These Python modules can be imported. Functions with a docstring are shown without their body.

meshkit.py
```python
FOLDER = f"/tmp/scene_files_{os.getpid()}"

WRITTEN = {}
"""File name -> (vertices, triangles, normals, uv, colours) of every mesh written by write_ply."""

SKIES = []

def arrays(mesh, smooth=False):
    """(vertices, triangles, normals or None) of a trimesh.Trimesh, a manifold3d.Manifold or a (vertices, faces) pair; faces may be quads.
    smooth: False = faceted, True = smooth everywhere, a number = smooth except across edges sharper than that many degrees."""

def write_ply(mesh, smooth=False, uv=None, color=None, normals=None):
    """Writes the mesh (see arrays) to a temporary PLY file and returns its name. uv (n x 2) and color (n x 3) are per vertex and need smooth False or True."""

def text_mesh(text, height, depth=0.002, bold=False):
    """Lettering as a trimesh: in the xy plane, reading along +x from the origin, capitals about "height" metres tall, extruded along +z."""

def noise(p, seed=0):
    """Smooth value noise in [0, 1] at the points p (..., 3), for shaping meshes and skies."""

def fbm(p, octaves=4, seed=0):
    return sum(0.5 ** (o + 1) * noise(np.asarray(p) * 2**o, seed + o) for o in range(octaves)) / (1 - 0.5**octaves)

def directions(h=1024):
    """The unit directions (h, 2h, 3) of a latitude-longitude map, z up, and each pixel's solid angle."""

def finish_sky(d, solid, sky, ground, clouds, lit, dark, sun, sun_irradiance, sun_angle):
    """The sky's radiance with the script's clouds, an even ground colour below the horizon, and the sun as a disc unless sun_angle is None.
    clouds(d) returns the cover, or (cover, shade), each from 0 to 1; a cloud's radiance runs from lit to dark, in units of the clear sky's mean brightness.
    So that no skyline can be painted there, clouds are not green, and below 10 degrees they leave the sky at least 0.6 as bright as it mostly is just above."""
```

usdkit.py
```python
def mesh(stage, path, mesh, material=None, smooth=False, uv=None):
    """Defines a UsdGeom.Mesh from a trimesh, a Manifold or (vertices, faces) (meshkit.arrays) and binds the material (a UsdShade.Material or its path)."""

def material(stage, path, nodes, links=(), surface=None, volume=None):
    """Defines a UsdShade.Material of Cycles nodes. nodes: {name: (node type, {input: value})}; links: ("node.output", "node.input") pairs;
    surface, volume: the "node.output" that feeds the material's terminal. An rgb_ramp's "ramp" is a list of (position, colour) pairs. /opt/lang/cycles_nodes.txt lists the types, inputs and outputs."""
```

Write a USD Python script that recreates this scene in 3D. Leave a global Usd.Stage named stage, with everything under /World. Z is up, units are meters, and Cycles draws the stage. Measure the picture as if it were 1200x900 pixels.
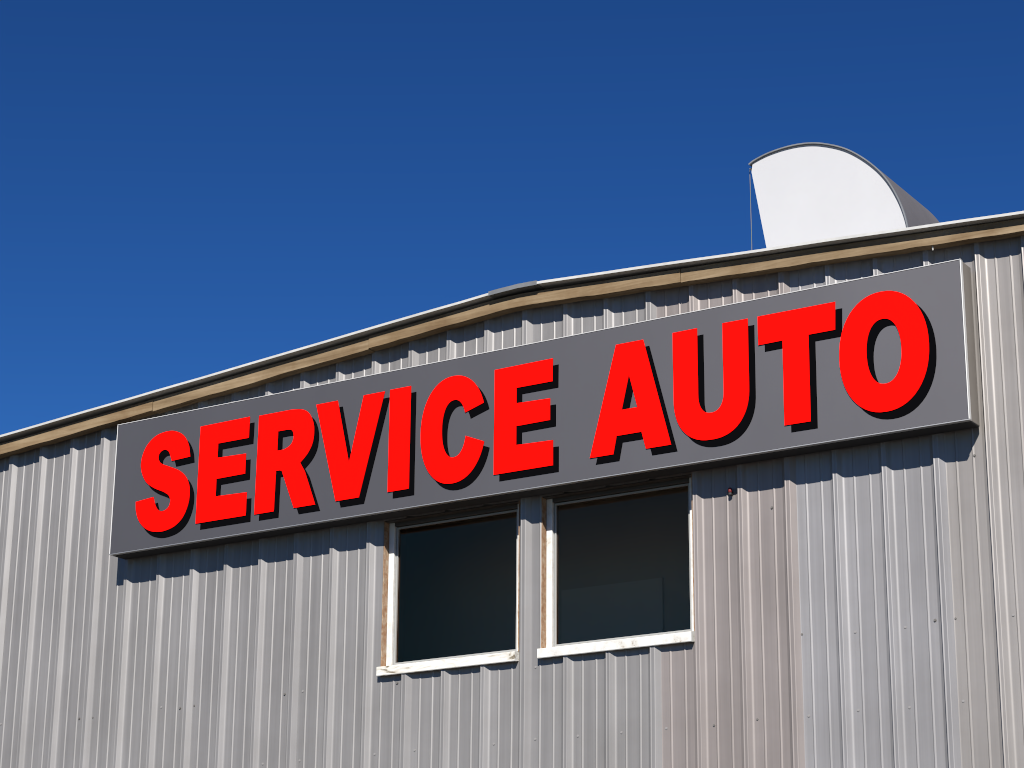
import math, random
import numpy as np
import trimesh
import manifold3d as m3
from shapely.geometry import Polygon, LineString
from pxr import Usd, UsdGeom, UsdLux, UsdShade, Gf, Sdf, Vt
import usdkit, meshkit

rng = np.random.default_rng(7)
stage = Usd.Stage.CreateInMemory()
UsdGeom.SetStageUpAxis(stage, UsdGeom.Tokens.z)
UsdGeom.SetStageMetersPerUnit(stage, 1.0)
UsdGeom.Xform.Define(stage, '/World')
UsdGeom.Scope.Define(stage, '/World/Looks')

# ------------------------------------------------------------------ camera
F_PX, YAW, PITCH, ROLL = 2613.565, -0.571653, 0.308644, 0.008281
EYE = (11.5916, -11.5823, 1.6)
EXPOSURE = 1.10
fw = np.array([math.sin(YAW) * math.cos(PITCH), math.cos(YAW) * math.cos(PITCH), math.sin(PITCH)])
rt = np.cross(fw, [0, 0, 1.0]); rt /= np.linalg.norm(rt)
up = np.cross(rt, fw)
rt, up = rt * math.cos(ROLL) + up * math.sin(ROLL), -rt * math.sin(ROLL) + up * math.cos(ROLL)
cam = UsdGeom.Camera.Define(stage, '/World/camera')
M = Gf.Matrix4d(*rt, 0, *up, 0, *(-fw), 0, *EYE, 1)
cam.AddTransformOp().Set(M)
cam.CreateHorizontalApertureAttr(36.0)
cam.CreateVerticalApertureAttr(27.0)
cam.CreateFocalLengthAttr(36.0 * F_PX / 1200.0)
cam.CreateClippingRangeAttr(Gf.Vec2f(0.1, 10000))
cam.CreateExposureAttr(EXPOSURE)

# ------------------------------------------------------------------ sky and sun
SUN = np.array([0.102, -0.200, 0.172]); SUN /= np.linalg.norm(SUN)
sky_m = usdkit.material(stage, '/World/Looks/sky_look', {
    'sky': ('sky_texture', {'sky_type': 'single_scattering', 'sun_disc': False, 'sun_elevation': float(math.asin(SUN[2])),
                            'sun_rotation': float(math.atan2(SUN[0], SUN[1])), 'altitude': 400.0, 'air_density': 1.0,
                            'aerosol_density': 0.0, 'ozone_density': 1.0}),
    'deep': ('mix_color', {'blend_type': 'multiply', 'fac': 1.0, 'b': (0.084, 0.205, 0.362), 'use_clamp': False}),
    'gm': ('gamma', {'gamma': 1.4}),
    'bg': ('background_shader', {'strength': 0.05})},
    [('sky.color', 'gm.color'), ('gm.color', 'deep.a'), ('deep.result', 'bg.color')], surface='bg.background')
dome = UsdLux.DomeLight.Define(stage, '/World/sky')
UsdShade.MaterialBindingAPI.Apply(dome.GetPrim()).Bind(sky_m)
sun = UsdLux.DistantLight.Define(stage, '/World/sun')
sun.CreateIntensityAttr(1.2)
sun.CreateAngleAttr(0.5)
sun.CreateColorAttr(Gf.Vec3f(1.0, 0.955, 0.90))
sun.GetPrim().CreateAttribute('inputs:normalize', Sdf.ValueTypeNames.Bool).Set(True)
zx = np.array(SUN); xa = np.cross([0, 0, 1.0], zx); xa /= np.linalg.norm(xa); ya = np.cross(zx, xa)
sun.AddTransformOp().Set(Gf.Matrix4d(*xa, 0, *ya, 0, *zx, 0, 0, 0, 30, 1))

# ------------------------------------------------------------------ helpers
used = {}
def path_for(name, parent=None):
    base = str(parent.GetPath()) if parent is not None else '/World'
    k = (base, name)
    n = used.get(k, 0); used[k] = n + 1
    return f'{base}/{name}' + (f'_{n:03d}' if n else '')
def tag(o, label=None, cat=None, group=None, kind=None):
    p = o.GetPrim() if hasattr(o, 'GetPrim') else o
    for k, v in (('label', label), ('category', cat), ('group', group), ('kind', kind)):
        if v: p.SetCustomDataByKey(k, v)
    return p
def thing(name, loc=(0, 0, 0)):
    x = UsdGeom.Xform.Define(stage, path_for(name))
    x.AddTranslateOp().Set(Gf.Vec3d(*map(float, loc)))
    x.GetPrim().SetCustomDataByKey('_o', Gf.Vec3d(*map(float, loc))) if False else None
    ORIGIN[str(x.GetPath())] = np.array(loc, float)
    return x.GetPrim()
ORIGIN = {}
def origin_of(parent):
    p = str(parent.GetPath())
    for k, v in ORIGIN.items():
        if p == k or p.startswith(k + '/'):
            return v
    return np.zeros(3)
def obj(name, mesh, mat, parent=None, smooth=False, label=None):
    """mesh given in world coordinates; stored relative to its thing's base"""
    v, f, n = meshkit.arrays(mesh, False)
    if parent is not None:
        v = v - origin_of(parent)
    o = usdkit.mesh(stage, path_for(name, parent), (v, f), mat, smooth=smooth)
    if label: tag(o, label)
    return o.GetPrim()
def man(mesh_or_man):
    return mesh_or_man
def box(x0, x1, y0, y1, z0, z1):
    return m3.Manifold.cube([x1 - x0, y1 - y0, z1 - z0]).translate([x0, y0, z0])
def rbox(x0, x1, y0, y1, z0, z1, r=0.003):
    s = [m3.Manifold.sphere(r, 8).translate([x, y, z]) for x in (x0 + r, x1 - r) for y in (y0 + r, y1 - r) for z in (z0 + r, z1 - r)]
    return m3.Manifold.batch_hull(s)
def poly_xz(pts, y0, y1, holes=()):
    """polygon in the x-z plane, thick from y0 (front) to y1 (back)"""
    cs = m3.CrossSection([np.asarray(pts, float)] + [np.asarray(h, float) for h in holes], m3.FillRule.EvenOdd)
    return cs.extrude(y1 - y0).transform(np.array([[1, 0, 0, 0], [0, 0, -1, y1], [0, 1, 0, 0]], float))
def poly_yz(pts, x0, x1):
    cs = m3.CrossSection([np.asarray(pts, float)], m3.FillRule.EvenOdd)
    return cs.extrude(x1 - x0).transform(np.array([[0, 0, 1, x0], [1, 0, 0, 0], [0, 1, 0, 0]], float))
def ring(x0, x1, z0, z1, w, y0, y1):
    return box(x0, x1, y0, y1, z0, z1) - box(x0 + w, x1 - w, y0 - 1, y1 + 1, z0 + w, z1 - w)

LK = '/World/Looks/'
def streaked(name, base, var, rough, spec=0.5, metal=0.0, streak=(22, 22, 0.35), blotch=1.3, bump=0.0):
    """painted sheet metal: faint vertical streaks, soft blotches and dust"""
    b = np.array(base)
    nodes = {
        'tc': ('texture_coordinate', {}),
        'mp': ('mapping', {'mapping_type': 'point', 'scale': streak}),
        'n1': ('noise_texture', {'scale': 1.0, 'detail': 4.0, 'roughness': 0.6}),
        'n2': ('noise_texture', {'scale': blotch, 'detail': 5.0, 'roughness': 0.62}),
        'r1': ('rgb_ramp', {'ramp': [(0.25, b * (1 - var)), (0.5, b), (0.75, b * (1 + var))]}),
        'r2': ('rgb_ramp', {'ramp': [(0.3, (1 - var * 1.1, 1 - var * 1.15, 1 - var * 1.25)), (0.62, (1.0, 1.0, 1.0))]}),
        'mx': ('mix_color', {'blend_type': 'multiply', 'fac': 1.0}),
        'p': ('principled_bsdf', {'roughness': rough, 'specular_ior_level': spec, 'metallic': metal})}
    links = [('tc.object', 'mp.vector'), ('mp.vector', 'n1.vector'), ('tc.object', 'n2.vector'), ('n1.fac', 'r1.fac'), ('n2.fac', 'r2.fac'),
             ('r1.color', 'mx.a'), ('r2.color', 'mx.b'), ('mx.result', 'p.base_color')]
    if bump:
        nodes['n3'] = ('noise_texture', {'scale': 55.0, 'detail': 3.0})
        nodes['bp'] = ('bump', {'strength': bump, 'distance': 0.004})
        links += [('tc.object', 'n3.vector'), ('n3.fac', 'bp.height'), ('bp.normal', 'p.normal')]
    return usdkit.material(stage, LK + name, nodes, links, surface='p.BSDF')
def plain(name, base, rough=0.5, spec=0.5, metal=0.0):
    return usdkit.material(stage, LK + name, {'p': ('principled_bsdf', {'base_color': base, 'roughness': rough, 'specular_ior_level': spec, 'metallic': metal})}, surface='p.BSDF')

panel_looks = {
    'grey': streaked('panel_grey', (0.178, 0.172, 0.168), 0.14, 0.43, 0.5, 0.28),
    'left': streaked('panel_left', (0.173, 0.167, 0.164), 0.14, 0.43, 0.5, 0.28),
    'pink': streaked('panel_pink', (0.182, 0.161, 0.152), 0.14, 0.44, 0.5, 0.26),
    'blue': streaked('panel_blue', (0.198, 0.193, 0.195), 0.14, 0.43, 0.5, 0.28),
    'warm': streaked('panel_warm', (0.206, 0.193, 0.183), 0.14, 0.43, 0.5, 0.28)}
roof_look = streaked('roof_paint', (0.340, 0.340, 0.329), 0.10, 0.5)
galv = streaked('galvanised', (0.157, 0.163, 0.168), 0.15, 0.45, 0.5, 0.35, (6, 6, 6), 9)
vent_white = streaked('vent_white', (0.325, 0.328, 0.338), 0.02, 0.5, 0.4, 0, (3, 3, 3), 2.5)
vent_grey = streaked('vent_grey', (0.085, 0.080, 0.082), 0.08, 0.55, 0.4, 0, (4, 4, 1), 3)
def wood_look(name, dark, mid, light, sx=1.6):
    return usdkit.material(stage, LK + name, {
        'tc': ('texture_coordinate', {}), 'mp': ('mapping', {'mapping_type': 'point', 'scale': (sx, 30, 26)}),
        'n1': ('noise_texture', {'scale': 1.0, 'detail': 6.0, 'roughness': 0.65, 'distortion': 0.3}),
        'n2': ('noise_texture', {'scale': 3.2, 'detail': 5.0, 'roughness': 0.7}),
        'r1': ('rgb_ramp', {'ramp': [(0.30, dark), (0.5, mid), (0.68, light)]}),
        'r2': ('rgb_ramp', {'ramp': [(0.34, (0.74, 0.66, 0.56)), (0.5, (0.95, 0.93, 0.90)), (0.66, (1.12, 1.12, 1.12))]}),
        'mx': ('mix_color', {'blend_type': 'multiply', 'fac': 0.8}),
        'bp': ('bump', {'strength': 0.35, 'distance': 0.004}),
        'p': ('principled_bsdf', {'roughness': 0.8, 'specular_ior_level': 0.25})},
        [('tc.object', 'mp.vector'), ('mp.vector', 'n1.vector'), ('tc.object', 'n2.vector'), ('n1.fac', 'r1.fac'), ('n2.fac', 'r2.fac'),
         ('r1.color', 'mx.a'), ('r2.color', 'mx.b'), ('mx.result', 'p.base_color'), ('n1.fac', 'bp.height'), ('bp.normal', 'p.normal')], surface='p.BSDF')
fascia_look = wood_look('fascia_wood', (0.094, 0.063, 0.033), (0.137, 0.095, 0.052), (0.174, 0.130, 0.078))
fascia_look2 = wood_look('fascia_wood_pale', (0.103, 0.070, 0.037), (0.147, 0.106, 0.061), (0.190, 0.143, 0.090))
trim_look = wood_look('trim_wood', (0.090, 0.059, 0.034), (0.134, 0.092, 0.053), (0.178, 0.128, 0.077))
reveal_look = wood_look('reveal_wood', (0.16, 0.075, 0.035), (0.24, 0.155, 0.095), (0.30, 0.25, 0.19), 20)
frame_look = usdkit.material(stage, LK + 'frame_white', {
    'tc': ('texture_coordinate', {}), 'n': ('noise_texture', {'scale': 14.0, 'detail': 6.0, 'roughness': 0.7}),
    'r': ('rgb_ramp', {'ramp': [(0.30, (0.20, 0.16, 0.12)), (0.36, (0.38, 0.37, 0.34)), (0.55, (0.47, 0.47, 0.455))]}),
    'p': ('principled_bsdf', {'roughness': 0.5, 'specular_ior_level': 0.4})},
    [('tc.object', 'n.vector'), ('n.fac', 'r.fac'), ('r.color', 'p.base_color')], surface='p.BSDF')
chipped_look = usdkit.material(stage, LK + 'frame_chipped', {
    'tc': ('texture_coordinate', {}), 'mp': ('mapping', {'mapping_type': 'point', 'scale': (6, 14, 26)}), 'n': ('noise_texture', {'scale': 1.0, 'detail': 5.0, 'roughness': 0.6, 'distortion': 0.8}),
    'r': ('rgb_ramp', {'ramp': [(0.335, (0.12, 0.10, 0.07)), (0.375, (0.34, 0.32, 0.27)), (0.49, (0.46, 0.455, 0.43))]}),
    'p': ('principled_bsdf', {'roughness': 0.6, 'specular_ior_level': 0.4})},
    [('tc.object', 'mp.vector'), ('mp.vector', 'n.vector'), ('n.fac', 'r.fac'), ('r.color', 'p.base_color')], surface='p.BSDF')
head_shade_look = plain('head_shade', (0.035, 0.03, 0.026), 0.5)  # window head parts: shade under the sign put into a near-black colour
sash_look = plain('sash_grey', (0.22, 0.22, 0.21), 0.5)
seal_look = plain('seal_black', (0.012, 0.012, 0.012), 0.7)
glass_look = usdkit.material(stage, LK + 'window_glass', {
    't': ('transparent_bsdf', {'color': (0.84, 0.80, 0.75)}), 'g': ('glossy_bsdf', {'color': (0.80, 0.46, 0.24), 'roughness': 0.02}),
    'f': ('fresnel', {'IOR': 1.5}), 'm': ('mix_closure', {})},
    [('f.fac', 'm.fac'), ('t.BSDF', 'm.closure1'), ('g.BSDF', 'm.closure2')], surface='m.closure')
sign_face = streaked('sign_face', (0.127, 0.124, 0.132), 0.045, 0.62, 0.5, 1.0, (1.2, 1.2, 0.6), 0.8)
sign_side = streaked('sign_side', (0.142, 0.128, 0.113), 0.06, 0.5, 0.4, 0, (6, 6, 1), 3)
alu_look = plain('bare_aluminium', (0.42, 0.42, 0.42), 0.55, 0.5, 0.95)
edge_look = plain('edge_aluminium', (0.43, 0.43, 0.425), 0.5, 0.4, 0.15)
red_look = plain('letter_red', (0.66, 0.002, 0.001), 0.75, 0.02)
black_look = plain('shadow_black', (0.002, 0.002, 0.0025), 0.95, 0.0)
screw_look = plain('screw_dark', (0.085, 0.08, 0.075), 0.6)
dark_red = plain('dark_red', (0.10, 0.006, 0.006), 0.5)
inside_look = plain('inside', (0.12, 0.12, 0.12), 0.8)
asphalt = usdkit.material(stage, LK + 'asphalt', {
    'tc': ('texture_coordinate', {}), 'n': ('noise_texture', {'scale': 40.0, 'detail': 6.0}), 'n2': ('noise_texture', {'scale': 0.25, 'detail': 4.0}),
    'r': ('rgb_ramp', {'ramp': [(0.3, (0.042, 0.037, 0.032)), (0.7, (0.070, 0.062, 0.052))]}), 'r2': ('rgb_ramp', {'ramp': [(0.3, (0.75, 0.75, 0.75)), (0.7, (1, 1, 1))]}),
    'mx': ('mix_color', {'blend_type': 'multiply', 'fac': 1.0}), 'p': ('principled_bsdf', {'roughness': 0.9})},
    [('tc.object', 'n.vector'), ('tc.object', 'n2.vector'), ('n.fac', 'r.fac'), ('n2.fac', 'r2.fac'), ('r.color', 'mx.a'), ('r2.color', 'mx.b'), ('mx.result', 'p.base_color')], surface='p.BSDF')

# ------------------------------------------------------------------ ground
g = np.array([[-600, -600, 0], [600, -600, 0], [600, 600, 0], [-600, 600, 0]], float)
tag(obj('ground', (g, np.array([[0, 1, 2], [0, 2, 3]])), asphalt), kind='structure')
tag(dome, kind='structure')

# ------------------------------------------------------------------ the building
PITCH_R = 0.3048                                   # rib spacing
OFF = [-0.0016, -0.0035, -0.0016, 0.0022, 0.0023, 0.0011, 0.0074, 0.0029, 0.0016, 0.0056, 0.0022, 0.0005, 0.0041, 0.0003, -0.0056, -0.0119,
       -0.0081, -0.0119, -0.0075, -0.007, -0.0089, 0.0006, 0.0012, 0.0039, 0.0187, 0.0245]
def rib_x(i):
    return i * PITCH_R + (OFF[i + 1] if -1 <= i <= 24 else 0.0)
I0, I1 = -13, 41
XL, XR, YB = rib_x(I0) - 0.05, rib_x(I1) + 0.05, 13.0
APEX = 4.279
def roof_top(x): return 6.2992 + 0.0702 * x if x < APEX else 6.8597 - 0.0608 * x
def fascia_bot(x): 
    a, b = 6.1681 + 0.0718 * x, 6.6842 - 0.0511 * x          # the two slopes, softly joined at the ridge
    k = 0.010
    return -k * math.log(math.exp(-(a - b) / k) + 1) + b if abs(a - b) < 0.4 else min(a, b)
ROOF_T = 0.017
bld = thing('metal_building', (APEX, 0, 0))
tag(bld, 'grey ribbed metal building with low gable roof, wooden fascia and two dark windows', 'building')

WIN = [(3.150, 4.208), (4.372, 5.448)]
WZ0, WZ1 = 4.180, 5.203

def fillet(pts, radii, n=4):
    out = [pts[0]]
    for k in range(1, len(pts) - 1):
        a, b, c = map(np.array, (pts[k - 1], pts[k], pts[k + 1]))
        u, v = a - b, c - b
        lu, lv = np.linalg.norm(u), np.linalg.norm(v)
        u, v = u / lu, v / lv
        ang = math.acos(np.clip(u @ v, -1, 1))
        t = min(radii[k] / math.tan(ang / 2), lu * 0.45, lv * 0.45)
        p0, p1 = b + u * t, b + v * t
        for s in np.linspace(0, 1, n + 1):
            out.append(tuple((1 - s) ** 2 * p0 + 2 * s * (1 - s) * b + s * s * p1))
    out.append(pts[-1])
    return out

def panel_profile(i):
    """rib i .. rib i+3, the last rib laps over the next panel's first rib"""
    pts, rad = [], []
    def add(x, h, r=0.003): pts.append((x, -h)); rad.append(r)
    H = 0.032
    for k in range(4):
        c = rib_x(i + k); e = 0.0026 if k == 3 else 0.0
        add(c - 0.046 - e, 0.0, 0.010); add(c - 0.0215 - e, 0.0085 + e, 0.004)
        add(c - 0.0140 - e, H + e + 0.0030, 0.002); add(c - 0.0055 - e, H + e, 0.003); add(c + 0.0115 + e, H + e, 0.008)
        if k < 3:
            add(c + 0.040, 0.0045, 0.030)
            d = rib_x(i + k + 1) - c
            for n, fr in enumerate((0.345, 0.665)):
                m = c + fr * d
                add(m - 0.0065, 0.0008 * (1 - n), 0.002); add(m - 0.0026, 0.0050, 0.0015); add(m + 0.0012, 0.0050, 0.0015); add(m + 0.0084, 0.0, 0.002)
        else:
            add(c + 0.041 + e, 0.0062)
    line = LineString(fillet(pts, rad))
    return line.buffer(0.0006, cap_style='flat', join_style='round', quad_segs=1).simplify(0.00005)

def cs_of(poly):
    rings = [np.array(poly.exterior.coords)[:-1]] + [np.array(r.coords)[:-1] for r in poly.interiors]
    return m3.CrossSection(rings, m3.FillRule.EvenOdd)

def waviness(x, z):
    q = np.stack([x * 1.1, z * 0.75, 0 * x], -1)
    w = (meshkit.fbm(q, 3, 5) - 0.5) * 0.010
    q2 = np.stack([x * 4.0, z * 1.6, 0 * x + 3.3], -1)
    return w + (meshkit.fbm(q2, 2, 11) - 0.5) * 0.0035

def panel_mesh(i):
    body = cs_of(panel_profile(i)).extrude(6.75, 44)
    for a, b in WIN:
        body = body - box(a, b, -0.2, 0.2, WZ0, WZ1)
    # cut to the slope under the roof
    xs = [XL - 1, APEX, XR + 1]
    top = poly_xz([(xs[0], 9), (xs[0], roof_top(xs[0]) - 0.035), (APEX, roof_top(APEX) - 0.035), (xs[2], roof_top(xs[2]) - 0.035), (xs[2], 9)], -0.3, 0.3)
    body = body - top
    v, f, _ = meshkit.arrays(body)
    dx = (meshkit.fbm(np.stack([v[:, 2] * 0.9, 0 * v[:, 0] + i, 0 * v[:, 0]], -1), 2, 3) - 0.5) * 0.004
    v = v + np.stack([dx, waviness(v[:, 0], v[:, 2]), 0 * dx], -1)
    if i == 2:   # dented top of one seam
        pass
    return v, f

LOOK_AT = {-1: 'left', 2: 'grey', 5: 'left', 8: 'grey', 11: 'grey', 14: 'grey', 17: 'pink', 20: 'blue', 23: 'warm'}
cyc = ['grey', 'left', 'warm', 'grey', 'blue']
for n, i in enumerate(range(I0, I1, 3)):
    look = LOOK_AT.get(i, cyc[n % 5])
    obj('wall_panel', panel_mesh(i), panel_looks[look], bld, smooth=24, label='pinkish wall panel' if look == 'pink' else None)

# backing wall behind the sheets, other walls, floor inside
back = poly_xz([(XL, 0), (XR, 0), (XR, roof_top(XR) - 0.05), (APEX, roof_top(APEX) - 0.05), (XL, roof_top(XL) - 0.05)], 0.030, 0.115)
for a, b in WIN:
    back = back - box(a, b, -1, 1, WZ0 - 0.0, WZ1)
obj('inner_wall', back, inside_look, bld)
rear = poly_xz([(XL, 0), (XR, 0), (XR, roof_top(XR) - 0.05), (APEX, roof_top(APEX) - 0.05), (XL, roof_top(XL) - 0.05)], YB - 0.1, YB)
obj('rear_wall', rear, panel_looks['grey'], bld)
obj('side_wall', box(XL - 0.01, XL + 0.06, 0.118, YB - 0.102, 0, roof_top(XL) - 0.05), panel_looks['grey'], bld)
obj('side_wall', box(XR - 0.06, XR + 0.01, 0.118, YB - 0.102, 0, roof_top(XR) - 0.05), panel_looks['grey'], bld)
room = plain('room_paint', (0.62, 0.60, 0.57), 0.8)
obj('room_wall', box(2.4, 6.3, 1.30, 1.38, 2.75, 5.75), room, bld)
obj('room_wall', box(2.32, 2.398, 0.118, 1.38, 2.75, 5.75), room, bld)
obj('room_wall', box(6.302, 6.38, 0.118, 1.38, 2.75, 5.75), room, bld)
obj('wall_board', box(3.74, 4.53, 1.275, 1.297, 4.20, 4.913), plain('board_white', (0.74, 0.74, 0.73), 0.6), bld)
obj('room_floor', box(2.32, 6.38, 0.118, 1.38, 2.65, 2.747), plain('room_floor', (0.40, 0.37, 0.33), 0.7), bld)
obj('room_ceiling', box(2.32, 6.38, 0.118, 1.38, 5.753, 5.80), room, bld)

# roof: two slabs with ribs, a ridge cap
YF = -0.165
def roof_slab(x0, x1):
    n = 40
    xs = np.linspace(x0, x1, n)
    j = (meshkit.fbm(np.stack([xs * 1.7, 0 * xs, 0 * xs], -1), 3, 9) - 0.5) * 0.008
    topl = [(x, roof_top(x) + d) for x, d in zip(xs, j)]
    botl = [(x, roof_top(x) - ROOF_T + d * 0.7) for x, d in zip(xs, j)]
    return poly_xz(topl + botl[::-1], YF, YB + 0.12)
obj('roof_slab', roof_slab(XL - 0.25, APEX - 0.001), roof_look, bld)
obj('roof_slab', roof_slab(APEX + 0.001, XR + 0.25), roof_look, bld)
zc = [(x, min(roof_top(4.06) + 0.0702 * (x - 4.06), roof_top(4.43) + 0.0608 * (4.43 - x)) + 0.007 - 0.005 * math.exp(-((x - 4.27) / 0.10) ** 2)) for x in np.linspace(4.06, 4.43, 16)]
obj('ridge_cap', poly_xz(zc + [(x, z - 0.029) for x, z in zc[::-1]], YF - 0.004, YB + 0.1), galv, bld)

# fascia boards and the trim below them
def board(x0, x1, y0, y1, top, bot, seed, rag=0.004):
    n = max(4, int((x1 - x0) / 0.05))
    xs = np.linspace(x0, x1, n)
    q = np.stack([xs * 6, 0 * xs + seed, 0 * xs], -1)
    d = (meshkit.fbm(q, 3, seed) - 0.5) * 2 * rag
    t = [(x, top(x)) for x in xs]; b = [(x, bot(x) + e) for x, e in zip(xs, d)]
    return poly_xz(t + b[::-1], y0, y1)
cuts = [XL - 0.2, -1.4, 1.15, 3.06, 5.45, 7.9, 10.2, XR + 0.2]
for k, (a, b) in enumerate(zip(cuts[:-1], cuts[1:])):
    tilt = [0, 0.003, -0.002, 0.002, -0.002, 0, 0][k]
    push = [0, 0.003, 0, 0.004, 0.001, 0.003, 0][k]
    obj('fascia_board', board(a + 0.002, b - 0.002, -0.111 - push, -0.037, lambda x: min(roof_top(x) - ROOF_T - 0.010, fascia_bot(x) + 0.088), lambda x: fascia_bot(x) + tilt, 20 + k, 0.005),
        fascia_look if k % 2 else fascia_look2, bld)
obj('metal_clip', rbox(7.094, 7.103, -0.098, -0.090, fascia_bot(7.09) - 0.032, fascia_bot(7.09) + 0.002, 0.002), sash_look, bld)

# windows
for k, (a, b) in enumerate(WIN):
    RV = 0.005                                     # reveal board thickness
    w = UsdGeom.Xform.Define(stage, path_for('window', bld)).GetPrim()
    tag(w, ['window with chipped white sill', 'window with clean white sill'][k])
    z0, z1 = WZ0 + 0.002, WZ1 - 0.002
    a2, b2 = a + 0.001, b - 0.001
    obj('reveal', box(a2, a2 + RV, -0.004, 0.046, z0 + 0.05, z1), reveal_look, w)
    obj('reveal', box(b2 - RV, b2, -0.004, 0.046, z0 + 0.05, z1), reveal_look, w)
    obj('reveal', box(a2 + RV + 0.001, b2 - RV - 0.001, -0.002, 0.046, z1 - RV, z1), head_shade_look, w)
    fx0, fx1, fz0, fz1 = a2 + 0.004, b2 - 0.004, z0 + 0.004, z1 - 0.004
    fwd = 0.043
    obj('frame_post', rbox(fx0, fx0 + fwd, 0.047, 0.105, fz0, fz1), frame_look, w)
    obj('frame_post', rbox(fx1 - fwd, fx1, 0.047, 0.105, fz0, fz1), frame_look, w)
    obj('frame_head', rbox(fx0 + fwd + 0.0005, fx1 - fwd - 0.0005, 0.047, 0.105, fz1 - 0.026, fz1), head_shade_look, w)
    obj('frame_foot', rbox(fx0 + fwd + 0.0005, fx1 - fwd - 0.0005, 0.049, 0.105, fz0, fz0 + 0.062), frame_look, w)
    gx0, gx1, gz0, gz1 = fx0 + fwd, fx1 - fwd, fz0 + 0.062, fz1 - 0.026
    obj('sash', ring(gx0 + 0.006, gx1 - 0.006, gz0 + 0.004, gz1 - 0.004, 0.012, 0.066, 0.094), sash_look, w)
    obj('seal', ring(gx0 + 0.001, gx1 - 0.001, gz0 + 0.001, gz1 - 0.001, 0.006, 0.072, 0.090), seal_look, w)
    obj('pane', box(gx0 + 0.010, gx1 - 0.010, 0.078, 0.081, gz0 + 0.010, gz1 - 0.010), glass_look, w)
    # sill: sloped member that stands proud of the ribs
    s = poly_yz([(0.046, WZ0 + 0.066), (-0.042, WZ0 + 0.046), (-0.046, WZ0 + 0.042), (-0.046, WZ0 - 0.011), (-0.043, WZ0 - 0.015), (-0.020, WZ0 - 0.012), (0.046, WZ0 + 0.003)], a - 0.002, b - 0.002)
    obj('sill', s.refine_to_length(0.08), chipped_look if k == 0 else frame_look, w)

# screws that have gone dark, beside the seam ribs on the girt lines
SCREWS = [(0.533, 4.108), (1.462, 4.104), (1.590, 4.111), (2.370, 4.122), (6.085, 4.150), (6.146, 4.144), (6.961, 4.141), (7.083, 4.138),
          (5.564, 3.665), (5.846, 3.677), (5.977, 4.920), (7.244, 5.054), (0.664, 4.104), (3.285, 4.115)]
for x, z in SCREWS:
    w = float(waviness(np.array([x]), np.array([z]))[0])
    hd = m3.Manifold.cylinder(0.006, 0.007, 0.007, 6).rotate([90, 0, 0]).translate([x, w - 0.0015, z])
    ws = m3.Manifold.cylinder(0.002, 0.0095, 0.0095, 12).rotate([90, 0, 0]).translate([x, w + 0.0004, z])
    obj('screw', hd + ws, screw_look, bld)

pale_screw = plain('screw_painted', (0.165, 0.160, 0.158), 0.55)
for i in range(-1, 26):
    for z in (4.125, 3.672):
        x = rib_x(i) + 0.072 + 0.006 * rng.random()
        if rng.random() < 0.5 or any(abs(x - sx) < 0.05 and abs(z - sz) < 0.05 for sx, sz in SCREWS) or any(a - 0.03 < x < b + 0.03 and z > WZ0 - 0.08 for a, b in WIN):
            continue
        z += 0.012 * (rng.random() - 0.5)
        w = float(waviness(np.array([x]), np.array([z]))[0])
        hd = m3.Manifold.cylinder(0.005, 0.0065, 0.0065, 6).rotate([90, 0, 0]).translate([x, w - 0.0015, z])
        obj('screw', hd + m3.Manifold.cylinder(0.003, 0.0085, 0.0085, 12).rotate([90, 0, 0]).translate([x, w - 0.0015, z]), pale_screw, bld)

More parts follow.
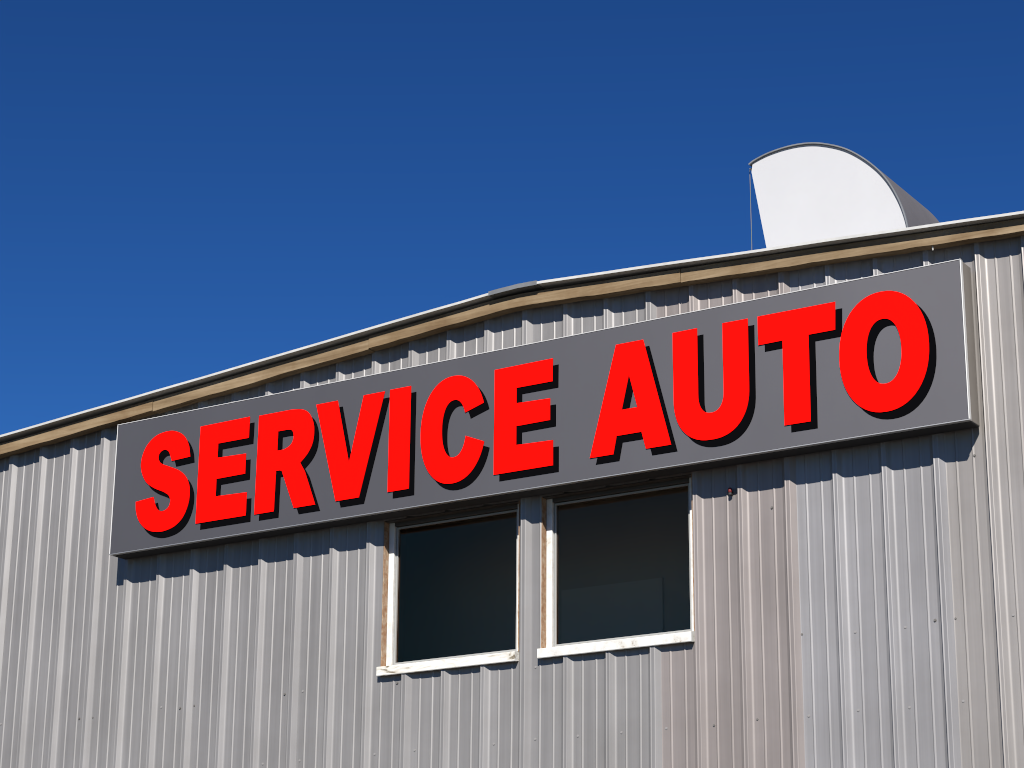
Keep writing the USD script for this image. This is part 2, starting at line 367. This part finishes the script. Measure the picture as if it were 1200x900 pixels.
# ------------------------------------------------------------------ the sign
SX0, SX1, SZ0, SZ1, SY = 0.9055, 7.303, 5.205, 6.164, -0.200
LS = 0.9952
sign = thing('wall_sign', ((SX0 + SX1) / 2, -0.037, SZ0))
tag(sign, 'long dark grey box sign reading SERVICE AUTO in red letters above the windows', 'sign')
obj('cabinet', rbox(SX0 + 0.003, SX1 - 0.003, SY + 0.014, -0.0375, SZ0 + 0.003, SZ1 - 0.003, 0.003), sign_side, sign)
obj('shade_sheet', box(SX0 + 0.006, SX1 - 0.006, SY + 0.031, -0.039, SZ0 - 0.0015, SZ0 + 0.002), plain('underside_shade', (0.03, 0.03, 0.032), 0.8, 0.2), sign)  # added dark sheet, its colour stands for the shade below the cabinet
obj('face_panel', box(SX0 + 0.007, SX1 - 0.007, SY, SY + 0.013, SZ0 + 0.007, SZ1 - 0.007), sign_face, sign)
ew = 0.0055
for nm, m in (('edge_trim', rbox(SX0, SX1, SY - 0.003, SY + 0.03, SZ1 - ew, SZ1, 0.002)), ('bottom_trim', rbox(SX0, SX1, SY - 0.003, SY + 0.03, SZ0, SZ0 + ew, 0.0012)),
              ('edge_trim', rbox(SX0, SX0 + ew, SY - 0.0025, SY + 0.03, SZ0 + ew + 0.0005, SZ1 - ew - 0.0005, 0.002)), ('edge_trim', rbox(SX1 - ew, SX1, SY - 0.0025, SY + 0.03, SZ0 + ew + 0.0005, SZ1 - ew - 0.0005, 0.002))):
    obj(nm, m, edge_look if nm == 'edge_trim' else alu_look, sign)
# letters, in metres from the sign's lower left corner
def spline(pts, n=6):
    p = np.array(pts, float); e = np.vstack([2 * p[0] - p[1], p, 2 * p[-1] - p[-2]])
    out = []
    for k in range(1, len(e) - 2):
        for t in np.linspace(0, 1, n, endpoint=False):
            a, b, c, d = e[k - 1:k + 3]
            out.append(0.5 * (2 * b + (c - a) * t + (2 * a - 5 * b + 4 * c - d) * t ** 2 + (3 * b - a - 3 * c + d) * t ** 3))
    return [tuple(q) for q in out] + [tuple(p[-1])]
def sup(cx, cz, hw, hh, e=2.15, t0=0, t1=2 * math.pi, n=56):
    t = np.linspace(t0, t1, n, endpoint=abs(t1 - t0) < 6.28)
    c, s = np.cos(t), np.sin(t)
    return list(zip(cx + hw * np.sign(c) * np.abs(c) ** (2 / e), cz + hh * np.sign(s) * np.abs(s) ** (2 / e)))
def E_(x, w, t=0.0):
    return Polygon([(x, .826 + t), (x + w, .830 + t), (x + w - .002, .677 + t), (x + .168, .677 + t), (x + .168, .575 + t), (x + w - .020, .568 + t), (x + w - .020, .424 + t), (x + .168, .422 + t),
                    (x + .168, .298 + t), (x + w + .002, .290 + t), (x + w + .002, .125 + t), (x, .125 + t)])
S_ = Polygon(spline([(.708, .619), (.690, .705), (.640, .783), (.560, .828), (.470, .838), (.375, .818), (.300, .762), (.262, .690), (.253, .622), (.270, .555), (.315, .487), (.390, .435), (.478, .396),
                     (.530, .362), (.547, .320), (.532, .278), (.490, .257), (.445, .266), (.412, .305), (.388, .371)]) +
             spline([(.225, .357), (.236, .275), (.275, .200), (.345, .140), (.430, .112), (.510, .110), (.600, .132), (.670, .185), (.710, .265), (.722, .345), (.712, .415), (.675, .482), (.610, .535),
                     (.520, .575), (.445, .607), (.417, .640), (.418, .675), (.445, .700), (.480, .702), (.513, .678), (.541, .612)]))
R_ = Polygon([(1.314, .823), (1.600, .823)] + spline([(1.60, .823), (1.690, .810), (1.750, .772), (1.788, .700), (1.797, .625), (1.785, .550), (1.748, .487), (1.688, .432)])[1:] +
             [(1.730, .367), (1.828, .123), (1.648, .123), (1.533, .397), (1.516, .404), (1.482, .404), (1.477, .122), (1.308, .122)],
             [[(1.486, .684)] + spline([(1.560, .684), (1.605, .675), (1.622, .640), (1.616, .595), (1.590, .566), (1.545, .548)]) + [(1.486, .547)]])
V_ = Polygon([(1.808, .824), (1.989, .824), (2.099, .372), (2.206, .826), (2.380, .826), (2.190, .123), (1.998, .123)])
I_ = Polygon([(2.422, .829), (2.592, .829), (2.592, .127), (2.422, .127)])
C_ = Polygon(sup(2.931, .478, .254, .363), [sup(2.940, .482, .095, .193, 2.2)]).difference(Polygon([(2.94, .551), (3.5, .720), (3.5, .228), (2.94, .457)]))
A_ = Polygon([(4.152, .841), (4.346, .841), (4.532, .136), (4.358, .136), (4.328, .248), (4.152, .248), (4.128, .134), (3.960, .134)], [[(4.243, .630), (4.301, .411), (4.190, .411)]])
U_ = Polygon([(4.553, .847), (4.723, .848)] + sup(4.809, .42, .0865, .125, 2.3, math.pi, 2 * math.pi, 24) + [(4.896, .848), (5.068, .847)] + sup(4.810, .42, .256, .294, 2.3, 2 * math.pi, math.pi, 40))
T_ = Polygon([(5.134, .847), (5.643, .847), (5.636, .673), (5.464, .673), (5.460, .139), (5.290, .140), (5.294, .667), (5.134, .665)])
O_ = Polygon(sup(5.934, .489, .279, .366), [sup(5.936, .489, .1085, .197, 2.2)])
for ch, poly in zip('SERVICEAUTO', (S_, E_(.790, .442), R_, V_, I_, C_, E_(3.250, .440, .002), A_, U_, T_, O_)):
    poly = poly.buffer(0)
    l = obj('letter', cs_of(poly).extrude(0.004).transform(np.array([[LS, 0, 0, SX0 + 0.0002], [0, 0, -1, SY - 0.0025], [0, LS, 0, SZ0 + 0.0004]], float)), red_look, sign, label='red letter ' + ch)
    from shapely import affinity
    sh = affinity.translate(poly, 0.041, -0.047)
    obj('drop_shadow', cs_of(sh).extrude(0.0018).transform(np.array([[LS, 0, 0, SX0 + 0.0002], [0, 0, -1, SY - 0.0003], [0, LS, 0, SZ0 + 0.0004]], float)), black_look, l, label='black drop shadow of letter ' + ch)

# ------------------------------------------------------------------ roof vent
VY, VD = 0.80, 0.86
vent = thing('roof_vent', (6.1, VY, roof_top(6.1)))
tag(vent, 'white curved exhaust hood standing on the roof above the sign', 'roof vent')
arc = spline([(5.490, 7.520), (5.530, 7.541), (5.632, 7.569), (5.757, 7.583), (5.880, 7.580), (6.003, 7.556), (6.153, 7.494), (6.270, 7.415), (6.385, 7.305), (6.468, 7.192), (6.532, 7.062), (6.572, 6.940), (6.592, 6.830), (6.606, 6.680), (6.612, roof_top(6.612) + 0.004)], 5)
inner = LineString(arc).parallel_offset(0.006, 'right')
ic = list(inner.coords)
if ic[0][0] > ic[-1][0]: ic = ic[::-1]
side = [(5.662, roof_top(5.662) + 0.004), (5.503, 7.468)] + [q for q in ic if q[0] > 5.51 and q[1] > 6.6] + [(6.576, roof_top(6.576) + 0.004)]
obj('side_panel', poly_xz(side, VY + 0.008, VY + 0.016), vent_white, vent)
obj('side_panel', poly_xz(side, VY + VD - 0.030, VY + VD - 0.022), vent_white, vent)
sheet = LineString(arc).buffer(0.004, cap_style='flat', quad_segs=2)
obj('curved_sheet', poly_xz(np.array(sheet.exterior.coords)[:-1], VY, VY + VD), vent_grey, vent, smooth=30)
rimp = LineString(arc).buffer(0.0045, cap_style='flat', quad_segs=2)
obj('rim', poly_xz(np.array(rimp.exterior.coords)[:-1], VY - 0.008, VY + 0.006), galv, vent, smooth=30)
obj('stay_rod', m3.Manifold.cylinder(7.50 - roof_top(5.498), 0.0028, 0.0028, 8).translate([5.470, VY + 0.05, roof_top(5.470) + 0.002]), screw_look, vent)
obj('lip', rbox(5.470, 5.494, VY + 0.04, VY + VD, 7.505, 7.514, 0.003), galv, vent)

# ------------------------------------------------------------------ small red thing of unknown use below the sign
w0 = float(waviness(np.array([5.713]), np.array([5.06]))[0])
red = thing('red_fitting', (5.713, w0 - 0.002, 5.03))
tag(red, 'tiny dark red fitting on the wall just right of the second window', 'wall light')
cap = m3.Manifold.batch_hull([m3.Manifold.sphere(0.013, 16).translate([5.713, w0 - 0.024, 5.062]), m3.Manifold.sphere(0.012, 16).translate([5.713, w0 - 0.024, 5.050])])
obj('red_body', cap, dark_red, red, smooth=40)
obj('base', m3.Manifold.cylinder(0.012, 0.012, 0.012, 16).translate([5.713, w0 - 0.024, 5.029]), seal_look, red)
obj('bracket', rbox(5.705, 5.721, w0 - 0.026, w0 - 0.001, 5.030, 5.050, 0.002), seal_look, red)
